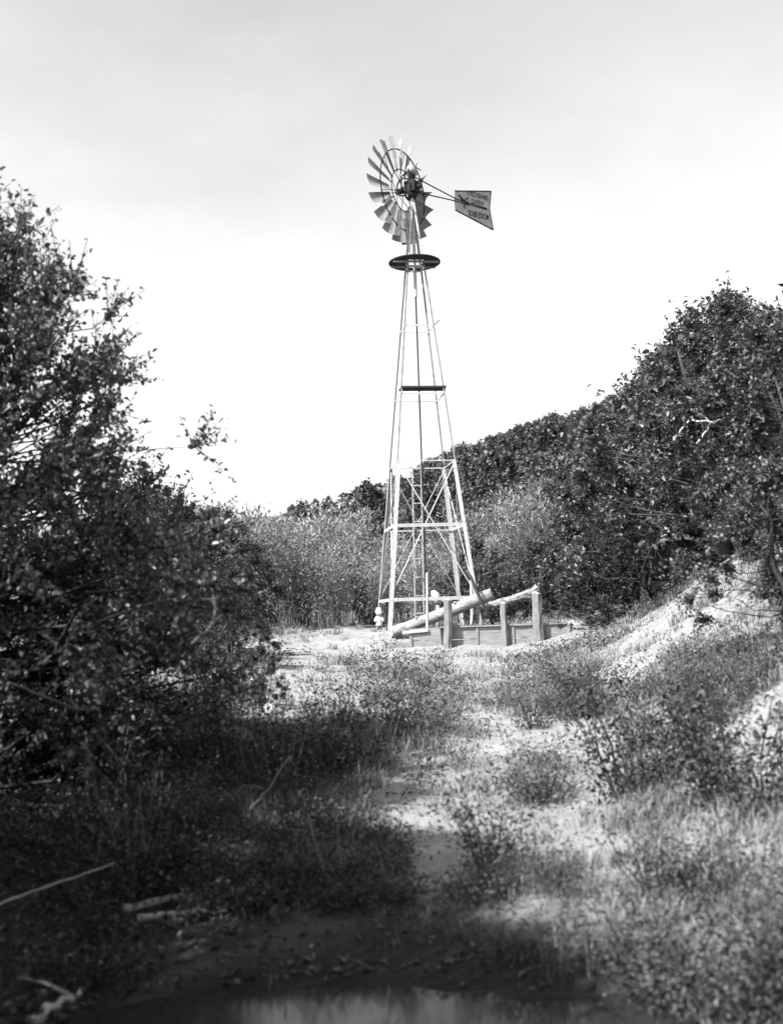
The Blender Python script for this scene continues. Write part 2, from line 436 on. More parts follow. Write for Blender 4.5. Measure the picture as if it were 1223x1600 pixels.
def damp_shade_at(x, y):                                              # wet earth round the pool, plus foreground shade painted dark into the ground
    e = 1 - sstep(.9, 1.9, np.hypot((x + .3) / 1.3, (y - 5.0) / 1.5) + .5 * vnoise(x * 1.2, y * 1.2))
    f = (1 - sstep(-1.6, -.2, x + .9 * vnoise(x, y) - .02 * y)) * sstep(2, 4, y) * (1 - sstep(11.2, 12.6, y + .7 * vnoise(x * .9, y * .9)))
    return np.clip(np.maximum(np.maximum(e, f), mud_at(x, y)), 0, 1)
BARE = [(hit(400, 1050), 1.2), (hit(470, 1030), 1.3), (hit(620, 1040), 1.3), (hit(1045, 1005), 1.6), (hit(1100, 975), 1.7), (hit(1145, 940), 1.6), (hit(985, 1000), 1.5), (hit(430, 1060), 1.2), (hit(480, 1100), 1.0), (hit(410, 1105), .8), (hit(545, 1045), 1.3), (hit(800, 1060), 1.2), (hit(720, 1050), 1.3), (hit(720, 1290), .5), (hit(900, 1330), .45), (hit(1030, 1370), .5), (hit(1120, 1340), .4), (hit(830, 1420), .4), (hit(960, 1450), .35), (hit(1100, 1470), .4), (hit(680, 1380), .35), (hit(900, 1250), .5), (np.array([0.4, 26, 0]), 1.1), (np.array([1.6, 25.9, 0]), 1.1), (np.array([2.8, 25.9, 0]), 1.1), (np.array([4.1, 25.9, 0]), 1), (np.array([-1.1, 15.2, 0]), 1.1), (np.array([-.9, 21.8, 0]), 1.6), (np.array([.6, 24.6, 0]), 1.9), (np.array([2.4, 25.4, 0]), 1.3), (np.array([-1.2, 25, 0]), 1.7), (np.array([-1.6, 19, 0]), 1.5), (np.array([-.3, 29, 0]), 1.6), (hit(1010, 985), 2.0), (hit(1075, 930), 2.0), (hit(1130, 900), 1.7), (hit(1195, 1110), .9), (hit(1205, 1180), .7)]
def bare_at(x, y):
    v = np.exp(-(path_dist(x, y) / .75) ** 2)
    for p, rr in BARE: v = np.maximum(v, np.exp(-(((x - p[0]) / rr) ** 2 + ((y - p[1]) / (rr * 1.3)) ** 2)))
    return v
for nm, val in (('turf', (1 - bare_at(X, Y)) * (1 - .6 * np.exp(-(((X - 0) / 4) ** 2 + ((Y - 24) / 5) ** 2)))), ('hill', sstep(30, 38, Y)), ('damp_shade', damp_shade_at(X, Y))):
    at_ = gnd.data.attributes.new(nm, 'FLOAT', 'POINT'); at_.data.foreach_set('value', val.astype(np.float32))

# pool
def water_mat():
    M = bpy.data.materials.new('still_water'); M.use_nodes = True
    b = M.node_tree.nodes['Principled BSDF']; b.inputs['Base Color'].default_value = (.02, .02, .02, 1); b.inputs['Roughness'].default_value = .1; b.inputs['IOR'].default_value = 1.33
    t = M.node_tree; z = t.nodes.new('ShaderNodeTexNoise'); z.inputs['Scale'].default_value = 9; bp = t.nodes.new('ShaderNodeBump'); bp.inputs['Strength'].default_value = .12; bp.inputs['Distance'].default_value = .01
    t.links.new(z.outputs[0], bp.inputs['Height']); t.links.new(bp.outputs[0], b.inputs['Normal']); return M
MT['water'] = water_mat()
a = np.linspace(0, 2 * math.pi, 49)[:-1]
pw = MB(); pw.add([(-.05 + 2.9 * math.cos(t), 4.45 + 2.5 * math.sin(t), .05) for t in a], [tuple(range(48))])
tag(pw.build('water', 'water'), kind='structure')

# ------------------------------------------------------------------ windmill
TX, TY = 0.83, 29.0
TZ = g1(TX, TY)
BASEZ = 1.66
wm = empty('windmill', (0, 0, 0), 'tall steel lattice windmill with round bladed wheel and lettered tail vane', 'windmill')
rt = math.radians(8)
EXv = np.array([math.cos(rt), math.sin(rt), 0]); EYv = np.array([-math.sin(rt), math.cos(rt), 0]); EZv = np.array([0, 0, 1.0])
def zpix(py, Yd=29.0, px=655):
    return at(px, py, Yd)[2]
Z_TOP = zpix(313); Z_PLAT = zpix(412)
def half(z):
    return 1.19 + (.05 - 1.19) * (z - BASEZ) / (Z_TOP - BASEZ)
def corner(sx, sy, z, off=0.0):
    h = half(z) - off
    return np.array([TX, TY, 0]) + EXv * sx * h + EYv * sy * h + EZv * z
for sx in (-1, 1):
    for sy in (-1, 1):
        for z0, z1, wd, mt_ in ((BASEZ - .35, zpix(725), .1, 'whitelead'), (zpix(725), Z_PLAT, .042, 'shadesteel'), (Z_PLAT, Z_TOP, .06, 'whitelead')):
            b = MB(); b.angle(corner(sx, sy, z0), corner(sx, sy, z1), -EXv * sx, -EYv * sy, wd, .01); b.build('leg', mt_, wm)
levels = [(937, .085, .03), (825, .085, .03), (726, .03, .02), (621, .04, .015), (514, .045, .015), (420, .05, .02)]
for py, wd, th in levels:
    z = zpix(py)
    for s in (-1, 1):
        b = MB(); b.beam(corner(-1, s, z, .0) - EYv * s * .02, corner(1, s, z, .0) - EYv * s * .02, wd if s < 0 else .035, th, EYv); b.build('girt', 'whitelead' if s < 0 else 'galv', wm)
        b = MB(); b.beam(corner(s, -1, z, .0) - EXv * s * .02, corner(s, 1, z, .0) - EXv * s * .02, wd * .9, th, EXv); b.build('girt', 'whitelead', wm)
for (pa, pb, rr) in ((937, 726, .013),):
    za, zb = zpix(pa), zpix(pb)
    for s in (-1, 1):
        for k in (-1, 1):
            o_ = EYv * s * (.035 + .02 * k); b = MB(); b.tube([corner(-k, s, za) - o_, corner(k, s, zb) - o_], rr * (1.25 if s < 0 else .8), 6); b.build('brace', 'galv', wm)
            o_ = EXv * s * (.035 + .02 * k); b = MB(); b.tube([corner(s, -k, za) - o_, corner(s, k, zb) - o_], rr, 6); b.build('brace', 'galv', wm)
# ladder on the far face
lad = empty('ladder'); lad.parent = wm
z0, z1 = BASEZ + .1, zpix(716)
def lp(off, z):
    return np.array([TX, TY, 0]) + EXv * (off - .02) + EYv * (half(z) - .06) + EZv * z
for off in (-.12, .12):
    b = MB(); b.beam(lp(off, z0), lp(off, z1), .035, .03, EYv); b.build('rail', 'galv', lad)
for py in (735, 761, 788, 816, 845, 873, 902, 931, 958):
    z = zpix(py, 30.1); b = MB(); b.beam(lp(-.12, z), lp(.12, z), .03, .024, EYv); b.build('rung', 'galv', lad)
# pump rod on the axis
AX = lambda z, dx=0, dy=0: np.array([TX, TY, 0]) + EXv * dx + EYv * dy + EZv * z
b = MB(); b.tube([AX(BASEZ + .3), AX(Z_TOP + .15)], .022, 8); b.build('pump_rod', 'iron', wm)
b = MB(); b.tube([AX(Z_PLAT - .9), AX(Z_TOP + .45)], .045, 10); b.build('mast_pipe', 'galv', wm)
# round work platform: planks cut to a circle, open middle
plat = empty('work_platform'); plat.parent = wm
Rp = .66
for k in range(-6, 6):
    x0, x1 = k * .11 + .004, (k + 1) * .11 - .004
    xm = max(abs(x0), abs(x1)); xi = min(abs(x0), abs(x1))
    if xi >= Rp: continue
    def yo(x): return math.sqrt(max(Rp * Rp - x * x, 0.0004))
    segs = [(-1, 1)] if xi > .2 else [(-1, 0), (0, 1)]
    for sg in segs:
        b = MB(); lo0, lo1 = -yo(x0), -yo(x1); hi0, hi1 = yo(x0), yo(x1)
        if sg == (-1, 0): hi0 = hi1 = -.27
        if sg == (0, 1): lo0 = lo1 = .27
        z = Z_PLAT + .02
        vs_ = [AX(z + dz, x, y) for dz in (0, .035) for x, y in ((x0, lo0), (x1, lo1), (x1, hi1), (x0, hi0))]
        b.add(vs_, [(3, 2, 1, 0), (4, 5, 6, 7), (0, 1, 5, 4), (1, 2, 6, 5), (2, 3, 7, 6), (3, 0, 4, 7)]); b.build('plank', 'deckwood', plat)
for s in (-1, 1):
    b = MB(); b.beam(AX(Z_PLAT - .012, -.6, s * .24), AX(Z_PLAT - .012, .6, s * .24), .05, .04, EYv); b.build('bearer', 'galv', plat)
b = MB(); c0 = [AX(Z_PLAT + .03, Rp * 1.012 * math.cos(t), Rp * 1.012 * math.sin(t)) for t in np.linspace(0, 2 * math.pi, 37)]
b.tube(c0, .022, 6, cap=False); b.build('hoop', 'iron', plat)
# half-way staging of planks
zs = zpix(611)
stg = empty('staging'); stg.parent = wm
for k in range(3):
    b = MB(); yy = -half(zs) + .05 + k * .17
    b.box(AX(zs, .03, yy), (EXv, EYv, EZv), (2 * half(zs) + .04, .15, .045)); b.build('plank', 'deckwood', stg)
b = MB(); b.beam(AX(zs - .03, half(zs) + .04, -half(zs) + .08), AX(zs - .2, half(zs) - .01, -half(zs) + .08), .04, .03, EYv); b.build('bracket', 'galv', stg)
# climbing spike on the girt above
b = MB(); zq = zpix(514); b.tube([AX(zq, half(zq), -half(zq)), AX(zq + .14, half(zq) + .14, -half(zq))], .012, 5); b.build('spike', 'iron', wm)

# --- wheel: behind the tower, axis pointing away and towards -x
HUBZ = zpix(301, 29.3, 627)
wa = math.radians(57)
WN = np.array([-math.sin(wa), math.cos(wa), 0])               # axis
WU = np.array([math.cos(wa), math.sin(wa), 0])                # horizontal line in the wheel's plane
HUB = np.array([TX, TY, HUBZ]) + WN * .31
wheel = empty('wheel'); wheel.parent = wm
WR = 1.41; NB = 18
def wp(r, t, n=0.0):
    return HUB + (WU * math.cos(t) + EZv * math.sin(t)) * r + WN * n
for i in range(NB):
    t0 = 2 * math.pi * i / NB + .10
    b = MB(); rows = []
    nr, ncx = 5, 7
    for layer in (0, 1):
        for ir in range(nr):
            r = WR * (.37 + .63 * ir / (nr - 1)); wdt = .2 + (.53 - .2) * ir / (nr - 1)
            pitch = math.radians(-36)
            rad = unit(wp(1, t0) - HUB); tan = -WU * math.sin(t0) + EZv * math.cos(t0)
            cdir = tan * math.cos(pitch) + WN * math.sin(pitch); ndir = -tan * math.sin(pitch) + WN * math.cos(pitch)
            for ic in range(ncx):
                u = ic / (ncx - 1) - .5
                rows.append(HUB + rad * r + cdir * (u * wdt) + ndir * (.24 * wdt * (u * u * 4 - 1) * -.75 + layer * .006) + WN * .02)
    f = []
    for la in (0, 1):
        o = la * nr * ncx
        for ir in range(nr - 1):
            for ic in range(ncx - 1):
                q = (o + ir * ncx + ic, o + ir * ncx + ic + 1, o + (ir + 1) * ncx + ic + 1, o + (ir + 1) * ncx + ic)
                f.append(q if la else q[::-1])
    b.add(rows, f); b.build('blade', 'blade', wheel, smooth=True)
for rr_, th in ((WR * .40, .014), (WR * .78, .017)):
    b = MB(); b.tube([wp(rr_, t, -.03) for t in np.linspace(0, 2 * math.pi, 55)], th, 6, cap=False); b.build('rim', 'iron', wheel)
for i in range(6):
    t = 2 * math.pi * i / 6 + .28
    b = MB(); b.tube([wp(.06, t, -.06), wp(WR * .8, t, -.03)], .011, 5); b.build('spoke', 'iron', wheel)
    b = MB(); b.tube([wp(.05, t + .1, .18), wp(WR * .78, t + .1, -.02)], .009, 5); b.build('spoke', 'iron', wheel)
b = MB(); b.tube([HUB - WN * .12, HUB - WN * .1, HUB + WN * .16, HUB + WN * .2], [.05, .085, .085, .05], 12); b.build('hub', 'iron', wheel, smooth=True)
# --- gearbox over the mast
gb = empty('gearbox'); gb.parent = wm
GC = np.array([TX, TY, HUBZ])
b = MB(); b.box(GC + EZv * .16, (WN, WU, EZv), (.12, .2, .5)); b.build('frame', 'iron', gb, bevel=.02)
b = MB(); b.box(GC + EZv * .02, (WN, WU, EZv), (.34, .30, .32)); b.build('case', 'iron', gb, bevel=.03)
b = MB(); b.tube([GC + EZv * .40 + WN * .02, GC + EZv * .47, GC + EZv * .58, GC + EZv * .64], [.12, .15, .12, .03], 14); b.build('hood', 'blade', gb, smooth=True)
for s in (-1, 1):
    b = MB(); b.beam(GC + WU * s * .13 + EZv * .1, GC + WU * s * .12 + EZv * .5, .05, .05, WN); b.build('guide', 'iron', gb)
    b = MB(); b.tube([GC + WN * .2 + WU * s * .2 + EZv * t for t in (-.1, .1, .3)] + [GC + WN * .02 + WU * s * .1 + EZv * .45], .02, 6); b.build('pitman', 'iron', gb)
    b = MB(); c_ = GC + WN * .14 + WU * s * .2; b.tube([c_ + WN * .26 * math.cos(t) * .8 + EZv * .24 * math.sin(t) for t in np.linspace(0, 6.283, 21)], .022, 6, cap=False); b.build('gear', 'iron', gb)
b = MB(); b.tube([GC - WN * .3, GC + WN * .4], .05, 10); b.build('shaft', 'iron', gb)
b = MB(); b.box(GC - EZv * .2, (EXv, EYv, EZv), (.22, .22, .16)); b.build('mast_head', 'iron', gb, bevel=.02)
b = MB(); b.tube([GC - WN * .12 + EZv * .56, GC - WN * .12 + EZv * .56 + WU * .3], .014, 6); b.build('lever', 'iron', gb)
# --- tail
TD = unit(np.array([.80, .60, 0.0]))
tail = empty('tail'); tail.parent = wm
TZc = HUBZ - .02
tb = np.array([TX, TY, TZc]) + TD * .15
def tp(u, v, n=0.0):                                           # u along the tail, v up, n out of the sheet
    return np.array([TX, TY, TZc]) + TD * (u + .14 * min(1.0, u)) + EZv * v + np.cross(TD, EZv) * n
b = MB(); b.tube([tp(.12, .34), tp(1.42, .03), tp(2.52, -.02)], .017, 6); b.build('tail_bone', 'iron', tail)
b = MB(); b.tube([tp(.15, -.06), tp(1.42, -.03), tp(2.52, -.05)], .017, 6); b.build('tail_bone', 'iron', tail)
OUT = [(1.33, -.01), (1.36, .25), (2.71, .52), (2.62, -.02), (2.73, -.60), (1.36, -.29)]
b = MB(); n_ = len(OUT)
b.add([tp(u, v, s) for s in (-.004, .004) for u, v in OUT], [tuple(range(n_)), tuple(reversed(range(n_, 2 * n_)))] + [(i, i + n_, (i + 1) % n_ + n_, (i + 1) % n_) for i in range(n_)])
vane = b.build('vane_sheet', 'vane', tail)
for i in range(n_ ):
    p, q = OUT[i], OUT[(i + 1) % n_]
    if i in (0, 5): continue
    b = MB(); b.tube([tp(p[0], p[1]), tp(q[0], q[1])], .02, 6); b.build('border', 'paint', tail)
cs = 1.0
for du, dv in ((-.17, .17), (.16, .16), (.02, -.2), (.2, -.06)):
    b = MB(); b.tube([tp(1.66, .0, .03), tp(1.66 + du, dv, .03)], [.035, .012], 6); b.build('brace_arm', 'iron', tail)
# lettering (upside down on the folded vane)
def letters(txt, u0, v0, hgt, wid, slope=0.0):
    cu = bpy.data.curves.new('lettering', 'FONT'); cu.body = txt; cu.size = 1.0; cu.extrude = 0.0; cu.offset = .022
    to = bpy.data.objects.new('lettering_tmp', cu); COL.objects.link(to)
    bpy.context.view_layer.update()
    me = bpy.data.meshes.new_from_object(to.evaluated_get(bpy.context.evaluated_depsgraph_get()))
    bpy.data.objects.remove(to)
    co = np.array([v.co[:] for v in me.vertices]); co -= co.min(0); co[:, 0] /= co[:, 0].max(); co[:, 1] /= co[:, 1].max()
    out = []
    for x, y, _ in co:                                          # rotated half a turn: text runs towards the mast
        u = u0 - x * wid; v = v0 - y * hgt + slope * (u - u0)
        out.append(tp(u, v, .009))
    for vtx, p in zip(me.vertices, out): vtx.co = p
    me.materials.clear(); me.materials.append(MT['paint'])
    o = bpy.data.objects.new('lettering', me); COL.objects.link(o); o.parent = tail
letters('DENVER COLO', 2.58, .36, .14, .76)
letters('AGENTS', 2.42, .155, .13, .46)
letters('MORSE BROS', 2.58, -.19, .17, .76)

# ------------------------------------------------------------------ things round the tower's foot
def log_thing(name, pts, rad, mt, label, cat, sides=12, wob=.06, endmat='logend', knots=2):
    root = empty(name, pts[0], label, cat)
    P = [np.array(p) - np.array(pts[0]) for p in pts]
    n = 14; Q = []; R_ = []
    seg = np.linspace(0, len(P) - 1, n)
    for s in seg:
        i = min(int(s), len(P) - 2); f = s - i
        Q.append(P[i] * (1 - f) + P[i + 1] * f + np.array([random.gauss(0, .008) for _ in range(3)]))
        R_.append(np.interp(s, range(len(rad)), rad))
    MB().tube(Q, R_, sides, wob=wob).build('bark', mt, root, smooth=wob < .2)
    for e, k, d in ((Q[0], R_[0], Q[0] - Q[1]), (Q[-1], R_[-1], Q[-1] - Q[-2])):
        d = d / np.linalg.norm(d); MB().tube([e + d * .001, e + d * .006], k * .93, sides).build('cut_end', endmat, root)
    for k in range(knots):
        i = 3 + k * 5; MB().tube([Q[i], Q[i] + np.array([.02, -.1, .16]) * (R_[i] / .13)], [R_[i] * .3, R_[i] * .2], 6).build('knot', mt, root)
    return root
pl0, pl1 = at(614, 988, 27.65), at(768, 928, 27.35)
log_thing('fallen_log', [pl0, pl0 * .5 + pl1 * .5 + np.array([0, 0, -.02]), pl1], [.13, .15, .155], 'log', 'long smooth pale log propped at a slant across the tower foot', 'log')
r0, r1 = at(744, 948, 27.4), at(841, 921, 27.05)
log_thing('rail_log', [r0, at(775, 943, 27.3), at(805, 935, 27.2), r1], [.07, .09, .09, .115], 'roughlog', 'thin knobbly rail log with rough bark resting on the posts', 'log', 9, .28, knots=3)

def post(px, py0, py1, Yd, wd, label, px1=None, mt='post', dp=None, taper=.9):
    p0 = at(px, py0, Yd); p1 = at(px1 or px, py1, Yd)
    p0 = p0.copy(); p0[2] = min(p0[2], g1(p0[0], p0[1]) - .1)
    root = empty('post', p0, label, 'post'); d = p1 - p0
    n = 6; b = MB(); pts = [d * i / (n - 1) + np.array([random.gauss(0, .006), random.gauss(0, .006), 0]) for i in range(n)]
    b.tube(pts, [wd * (.55 - .05 * i / (n - 1)) * (1 if taper else 1) for i in range(n)], 7, wob=.1); b.build('shaft', mt, root)
    MB().tube([pts[-1], pts[-1] + np.array([.01, 0, .035])], [wd * .48, wd * .3], 7).build('top', 'logend', root)
    return root
post(700, 1018, 938, 26.75, .20, 'thick pale post standing against the trough under the slanting log')
post(790, 1024, 943, 26.85, .16, 'split pale post under the middle of the rough rail log', 786)
post(843, 1034, 928, 26.8, .24, 'stout dark-sided post carrying the high end of the rail log', 838, dp=.2)
post(889, 1018, 974, 26.9, .10, 'short thin post at the low far corner of the trough')
post(738, 986, 906, 27.9, .085, 'slim white stake standing upright behind the slanting log', 736, 'whitelead')
post(668, 1016, 897, 27.0, .065, 'tall slim pale stake rising beside the trough end', 667, 'whitelead')
# pump head by the pump rod
pm = empty('well_pump', at(682, 985, 28.4), 'small pale well pump head beside the slanting log', 'pump')
o0 = np.array(pm.location)
g_ = lambda px, py, Y=28.4: at(px, py, Y) - o0
MB().tube([g_(684, 990), g_(684, 940)], .05, 10).build('standpipe', 'galv', pm, smooth=True)
MB().tube([g_(684, 943), g_(683, 936), g_(680, 930), g_(676, 926), g_(673, 925)], [.09, .11, .11, .08, .03], 10).build('pump_head', 'whitelead', pm, smooth=True)
MB().tube([g_(684, 937), g_(692, 938), g_(706, 939)], [.06, .055, .05], 10).build('spout', 'galv', pm, smooth=True)
# dark crooked stick across the log
st = [at(728, 891, 27.05), at(736, 903, 27.02), at(742, 918, 27.0), at(750, 936, 27.0), at(760, 955, 27.05), at(771, 977, 27.1)]
b = MB(); s0 = st[0]; b.tube([p - s0 for p in st], [.045, .035, .04, .045, .04, .03], 7, wob=.15)
sk = b.build('crooked_stick', 'darkbark', smooth=True); sk.location = s0; tag(sk, 'dark crooked stick leaning across the end of the slanting log', 'stick')
# trough
def trough():
    p0, p1 = at(600, 986, 26.95), at(894, 978, 26.95)
    zt0 = p0[2]; L_ = p1[0] - p0[0]
    o = empty('trough', (p0[0], 26.95, zt0 - .58), 'long low weathered plank trough in front of the tower', 'trough')
    edges = [600, 641, 690, 745, 801, 850, 894]
    xs = [at(e, 990, 26.95)[0] - p0[0] for e in edges]
    H_ = .58
    for side, yy in ((0, 0.0), (1, .85)):
        for i in range(len(xs) - 1):
            x0, x1 = xs[i] + .012, xs[i + 1] - .012
            nb = 2
            for k in range(nb):
                hh = H_ / nb
                if i == 0 and k == 1: continue
                b = MB()
                sl = random.uniform(-.012, .012)
                b.box(((x0 + x1) / 2, yy + random.uniform(-.012, .012), hh * (k + .5) + .03 + sl), (np.array([1, 0, sl]), (0, 1, 0), (0, 0, 1)), (x1 - x0, .04, hh - .006 - .004 * (i % 2))); b.build('board', 'board', o, bevel=.004)
        for i, x in enumerate(xs):
            b = MB(); tl = .04 if i == 2 else 0
            b.beam((x + tl, yy - .035 if side == 0 else yy + .035, -.12), (x - tl * .3, yy - .035 if side == 0 else yy + .035, (H_ + .02) if i else H_ * .55), .055, .03, (0, 1, 0)); b.build('cleat', 'board' if i != 2 else 'deckwood', o)
    for x in (xs[1], xs[-1]):
        b = MB(); b.box((x, .425, H_ / 2 + .03), ((0, 1, 0), (1, 0, 0), (0, 0, 1)), (.80, .04, H_)); b.build('end_board', 'board', o)
    b = MB(); b.box((xs[-1] / 2, .425, .02), ((1, 0, 0), (0, 1, 0), (0, 0, 1)), (xs[-1], .8, .03)); b.build('floor_board', 'board', o)
    for yy in (-.03, .88):
        b = MB(); b.box((xs[-1] / 2 + .66, yy, H_ + .045), ((1, 0, 0), (0, 1, 0), (0, 0, 1)), (xs[-1] - 1.34, .09, .035)); b.build('rim_board', 'board', o)
    b = MB(); b.box((.74, -.06, H_ - .03), ((1, 0, .06), (0, 1, 0), (0, 0, 1)), (.62, .05, .07)); b.build('ledge', 'logend', o)
    return o
trough()

# child in white beside the far leg
def child():
    p = at(593, 985, 29.2); gz = g1(p[0], p[1])
    o = empty('person', (p[0], p[1] - .3, gz + .02), 'small child in white bonnet and white clothes beside a tower leg', 'person')
    sk_ = MB()
    prof = [(0.06, .05), (.12, .075), (.2, .085), (.27, .08), (.33, .06), (.36, .035), (.39, .04), (.43, .066), (.48, .07), (.53, .05), (.55, .02)]
    sk_.tube([(0, 0, z) for z, r in prof], [r for z, r in prof], 12)
    for s in (-1, 1):
        sk_.tube([(s * .04, 0, .12), (s * .042, -.01, .06), (s * .042, 0, .02)], [.036, .03, .026], 8)
        sk_.tube([(s * .06, 0, .32), (s * .11, -.03, .25), (s * .10, -.10, .21)], [.03, .025, .02], 8)
    sk_.build('body', 'skin', o, smooth=True)
    MB().tube([(0, 0, z) for z in (.10, .14, .2, .27, .33, .345)], [.098, .095, .085, .08, .065, .04], 14, wob=.04).build('dress', 'cloth', o, smooth=True)
    for s in (-1, 1):
        MB().tube([(s * .06, 0, .325), (s * .10, -.025, .265), (s * .108, -.07, .23)], [.045, .042, .036], 8).build('sleeve', 'cloth', o, smooth=True)
        MB().tube([(s * .042, .02, .0), (s * .042, .0, .03), (s * .042, -.05, .025), (s * .042, -.07, .012)], [.03, .036, .03, .015], 8).build('shoe', 'leather', o, smooth=True)
        MB().tube([(s * .042, 0, .03), (s * .042, 0, .09)], [.03, .036], 8).build('stocking', 'leather', o, smooth=True)
    MB().tube([(0, .03, .37), (0, .02, .42), (0, .02, .50), (0, .02, .57), (0, .02, .60)], [.065, .085, .09, .07, .02], 14, wob=.08).build('bonnet', 'cloth', o, smooth=True)
    MB().tube([(0, -.02, .47), (0, -.03, .485)], [.1, .105], 14).build('brim', 'cloth', o, smooth=True)
    o.scale = (.9, .9, .95)
person = child()

# ------------------------------------------------------------------ rocks and fallen wood
def rock(px, py, s, label, seed, squash=.6):
    r = random.Random(seed); P = hit(px, py)
    import bmesh
    bm = bmesh.new(); bmesh.ops.create_icosphere(bm, subdivisions=3, radius=1)
    for v in bm.verts:
        k = 1 + .25 * math.sin(v.co.x * 2.3 + seed) * math.cos(v.co.y * 2.9 + seed * 2) + r.uniform(-.04, .04)
        v.co *= k
        for nn in ((.6, -.4, .7), (-.3, -.7, .6), (.8, .3, .2), (-.8, .1, .5)):
            d = v.co.dot(Vector(nn).normalized()) - .72
            if d > 0: v.co -= Vector(nn).normalized() * d * .9
        v.co = Vector((v.co.x * s[0], v.co.y * s[1], v.co.z * s[2]))
    me = bpy.data.meshes.new('rock'); bm.to_mesh(me); bm.free(); me.materials.append(MT['rock'])
    o = bpy.data.objects.new('rock', me); COL.objects.link(o); o.location = (P[0], P[1], P[2] + s[2] * .35); o.rotation_euler = (0, 0, r.uniform(0, 6)); tag(o, label, 'rock')
rock(424, 1115, (.16, .13, .10), 'angular pale rock lying on the bare sand', 3)
rock(558, 1362, (.045, .022, .018), 'small oblong white stone in the dark grass', 4)
rock(572, 1376, (.04, .02, .018), 'second small white stone just below the oblong one', 5)
rock(596, 1390, (.03, .022, .016), 'smallest roundish white stone of the three in dark grass', 8)
rock(700, 1194, (.10, .06, .03), 'flat pale stone lying in the bare earth patch', 9)

def branch(name, pix, rad, label, mt='deadwood', twigs=0, cat='branch', lift=.0, seed=1):
    """fallen or standing dead branch through pixel points with depths (px, py, Y) or lying on the ground (px, py)"""
    rnd = random.Random(seed); P = []
    for q in pix:
        if len(q) == 3: P.append(at(*q))
        else:
            h = hit(*q); P.append(h + np.array([0, 0, lift + .02]))
    o = empty(name, P[0], label, cat); Q = [p - P[0] for p in P]
    n = 12; seg = np.linspace(0, len(Q) - 1, n); C = []
    for s in seg:
        i = min(int(s), len(Q) - 2); f = s - i; C.append(Q[i] * (1 - f) + Q[i + 1] * f + np.array([rnd.gauss(0, rad * .35) for _ in range(3)]))
    MB().tube(C, [rad * (1 - .55 * i / (n - 1)) for i in range(n)], 7, wob=.18).build('limb', mt, o, smooth=True)
    for k in range(twigs):
        i = rnd.randint(3, n - 2); d = unit(np.array([rnd.gauss(0, 1), rnd.gauss(0, 1), abs(rnd.gauss(0, .8))]))
        ln = rnd.uniform(.12, .35); MB().tube([C[i], C[i] + d * ln * .5 + np.array([0, 0, .02]), C[i] + d * ln], [rad * .4, rad * .3, rad * .12], 5).build('twig', mt, o)
    return o
branch('fallen_branch', [(190, 1425), (250, 1412), (310, 1403), (365, 1400)], .03, 'longer pale fallen branch lying in the deep shade', twigs=1, seed=2)
branch('fallen_branch', [(215, 1440), (290, 1430), (352, 1428)], .024, 'shorter pale fallen branch lying just below the longer one', seed=3)
branch('dead_stalk', [(380, 1300), (392, 1262, 8.6), (420, 1230, 8.7), (455, 1182, 8.9)], .02, 'grey bent dead stem arching up out of the shaded weeds', 'bark', twigs=3, seed=4)
branch('dead_stalk', [(520, 1405), (497, 1330, 7.4), (478, 1270, 7.6)], .013, 'thin grey dead stem leaning back beside the white stones', 'bark', twigs=3, seed=5)
branch('dead_stalk', [(542, 1390), (530, 1330, 7.5), (528, 1290, 7.6)], .012, 'upright thin dead stem growing next to the leaning one', 'bark', twigs=3, seed=6)
branch('dead_stalk', [(212, 1312), (222, 1285, 8.4), (234, 1270, 8.4)], .017, 'short pale broken stem standing in black shade', seed=7)
branch('dead_stalk', [(196, 1290), (197, 1240, 9.0), (193, 1195, 9.0)], .015, 'knobbed upright dead stem under the big bush', twigs=2, seed=8)
branch('dry_stick', [(-40, 1427, 6.3), (60, 1390, 6.5), (178, 1350, 6.9)], .008, 'long thin straight bleached stick slanting over the dark undergrowth', cat='stick', seed=9)
branch('fallen_branch', [(55, 1600), (90, 1580), (125, 1555)], .03, 'pale crooked branch on the bank beside the pool', twigs=1, seed=10)
branch('dead_stalk', [(1000, 1255), (962, 1195, 9.3), (930, 1150, 9.4), (918, 1140, 9.4)], .012, 'slender pale dry stalk bent over among the green weeds', seed=11)
branch('dead_stalk', [(1096, 1260), (1100, 1215, 9.2), (1106, 1180, 9.2)], .02, 'pale short dry stalk standing on the weedy slope', twigs=2, seed=12)

# ------------------------------------------------------------------ trees and shrubs
# the big bush beside the pool
prof_l = lambda t: float(np.interp(t, [0, .3, .5, .65, .83, 1], [.85, 1, .84, .66, .46, .14]))
big = oak('bush', 21, 5.0, 3.2, 760, 12, 13, .05, 'bushleaf', 'darkbark', 7, .06, .34, .6, six=True, profile=prof_l, loose=.3, surf=.5, lobe=.15)
place(big, -4.3, 9.8, 1, .4, 'huge leafy bush towering over the shaded bank', 'bush')
low = oak('bush', 22, 2.7, 1.8, 280, 10, 11, .05, 'lowleaf', 'darkbark', 6, .05, .36, .6, six=True, loose=.5, lobe=.5, profile=lambda t: (1 - .35 * t) * min(1, .6 + 2 * t))
place(low, -3.0, 10.3, .82, 1.2, 'broad low bush with pale dead twigs beside the sandy clearing', 'bush')
for k, (x, y, s, rz) in enumerate([(-6.6, 4.6, .95, 2.0), (-4.9, 1.0, .85, 5.2), (-3.4, -2.6, .95, 1.0), (.3, -4.6, 1.0, 3.0), (3.6, -3.2, 1.05, .3), (5.2, .6, .85, 2.6)]):  # all out of view; those behind the camera added to block sky light
    c = copy_tree(big); place(c, x, y, s, rz, 'unseen large leafy bush shading the bank of the pool', 'bush', 'bushes shading the pool bank')
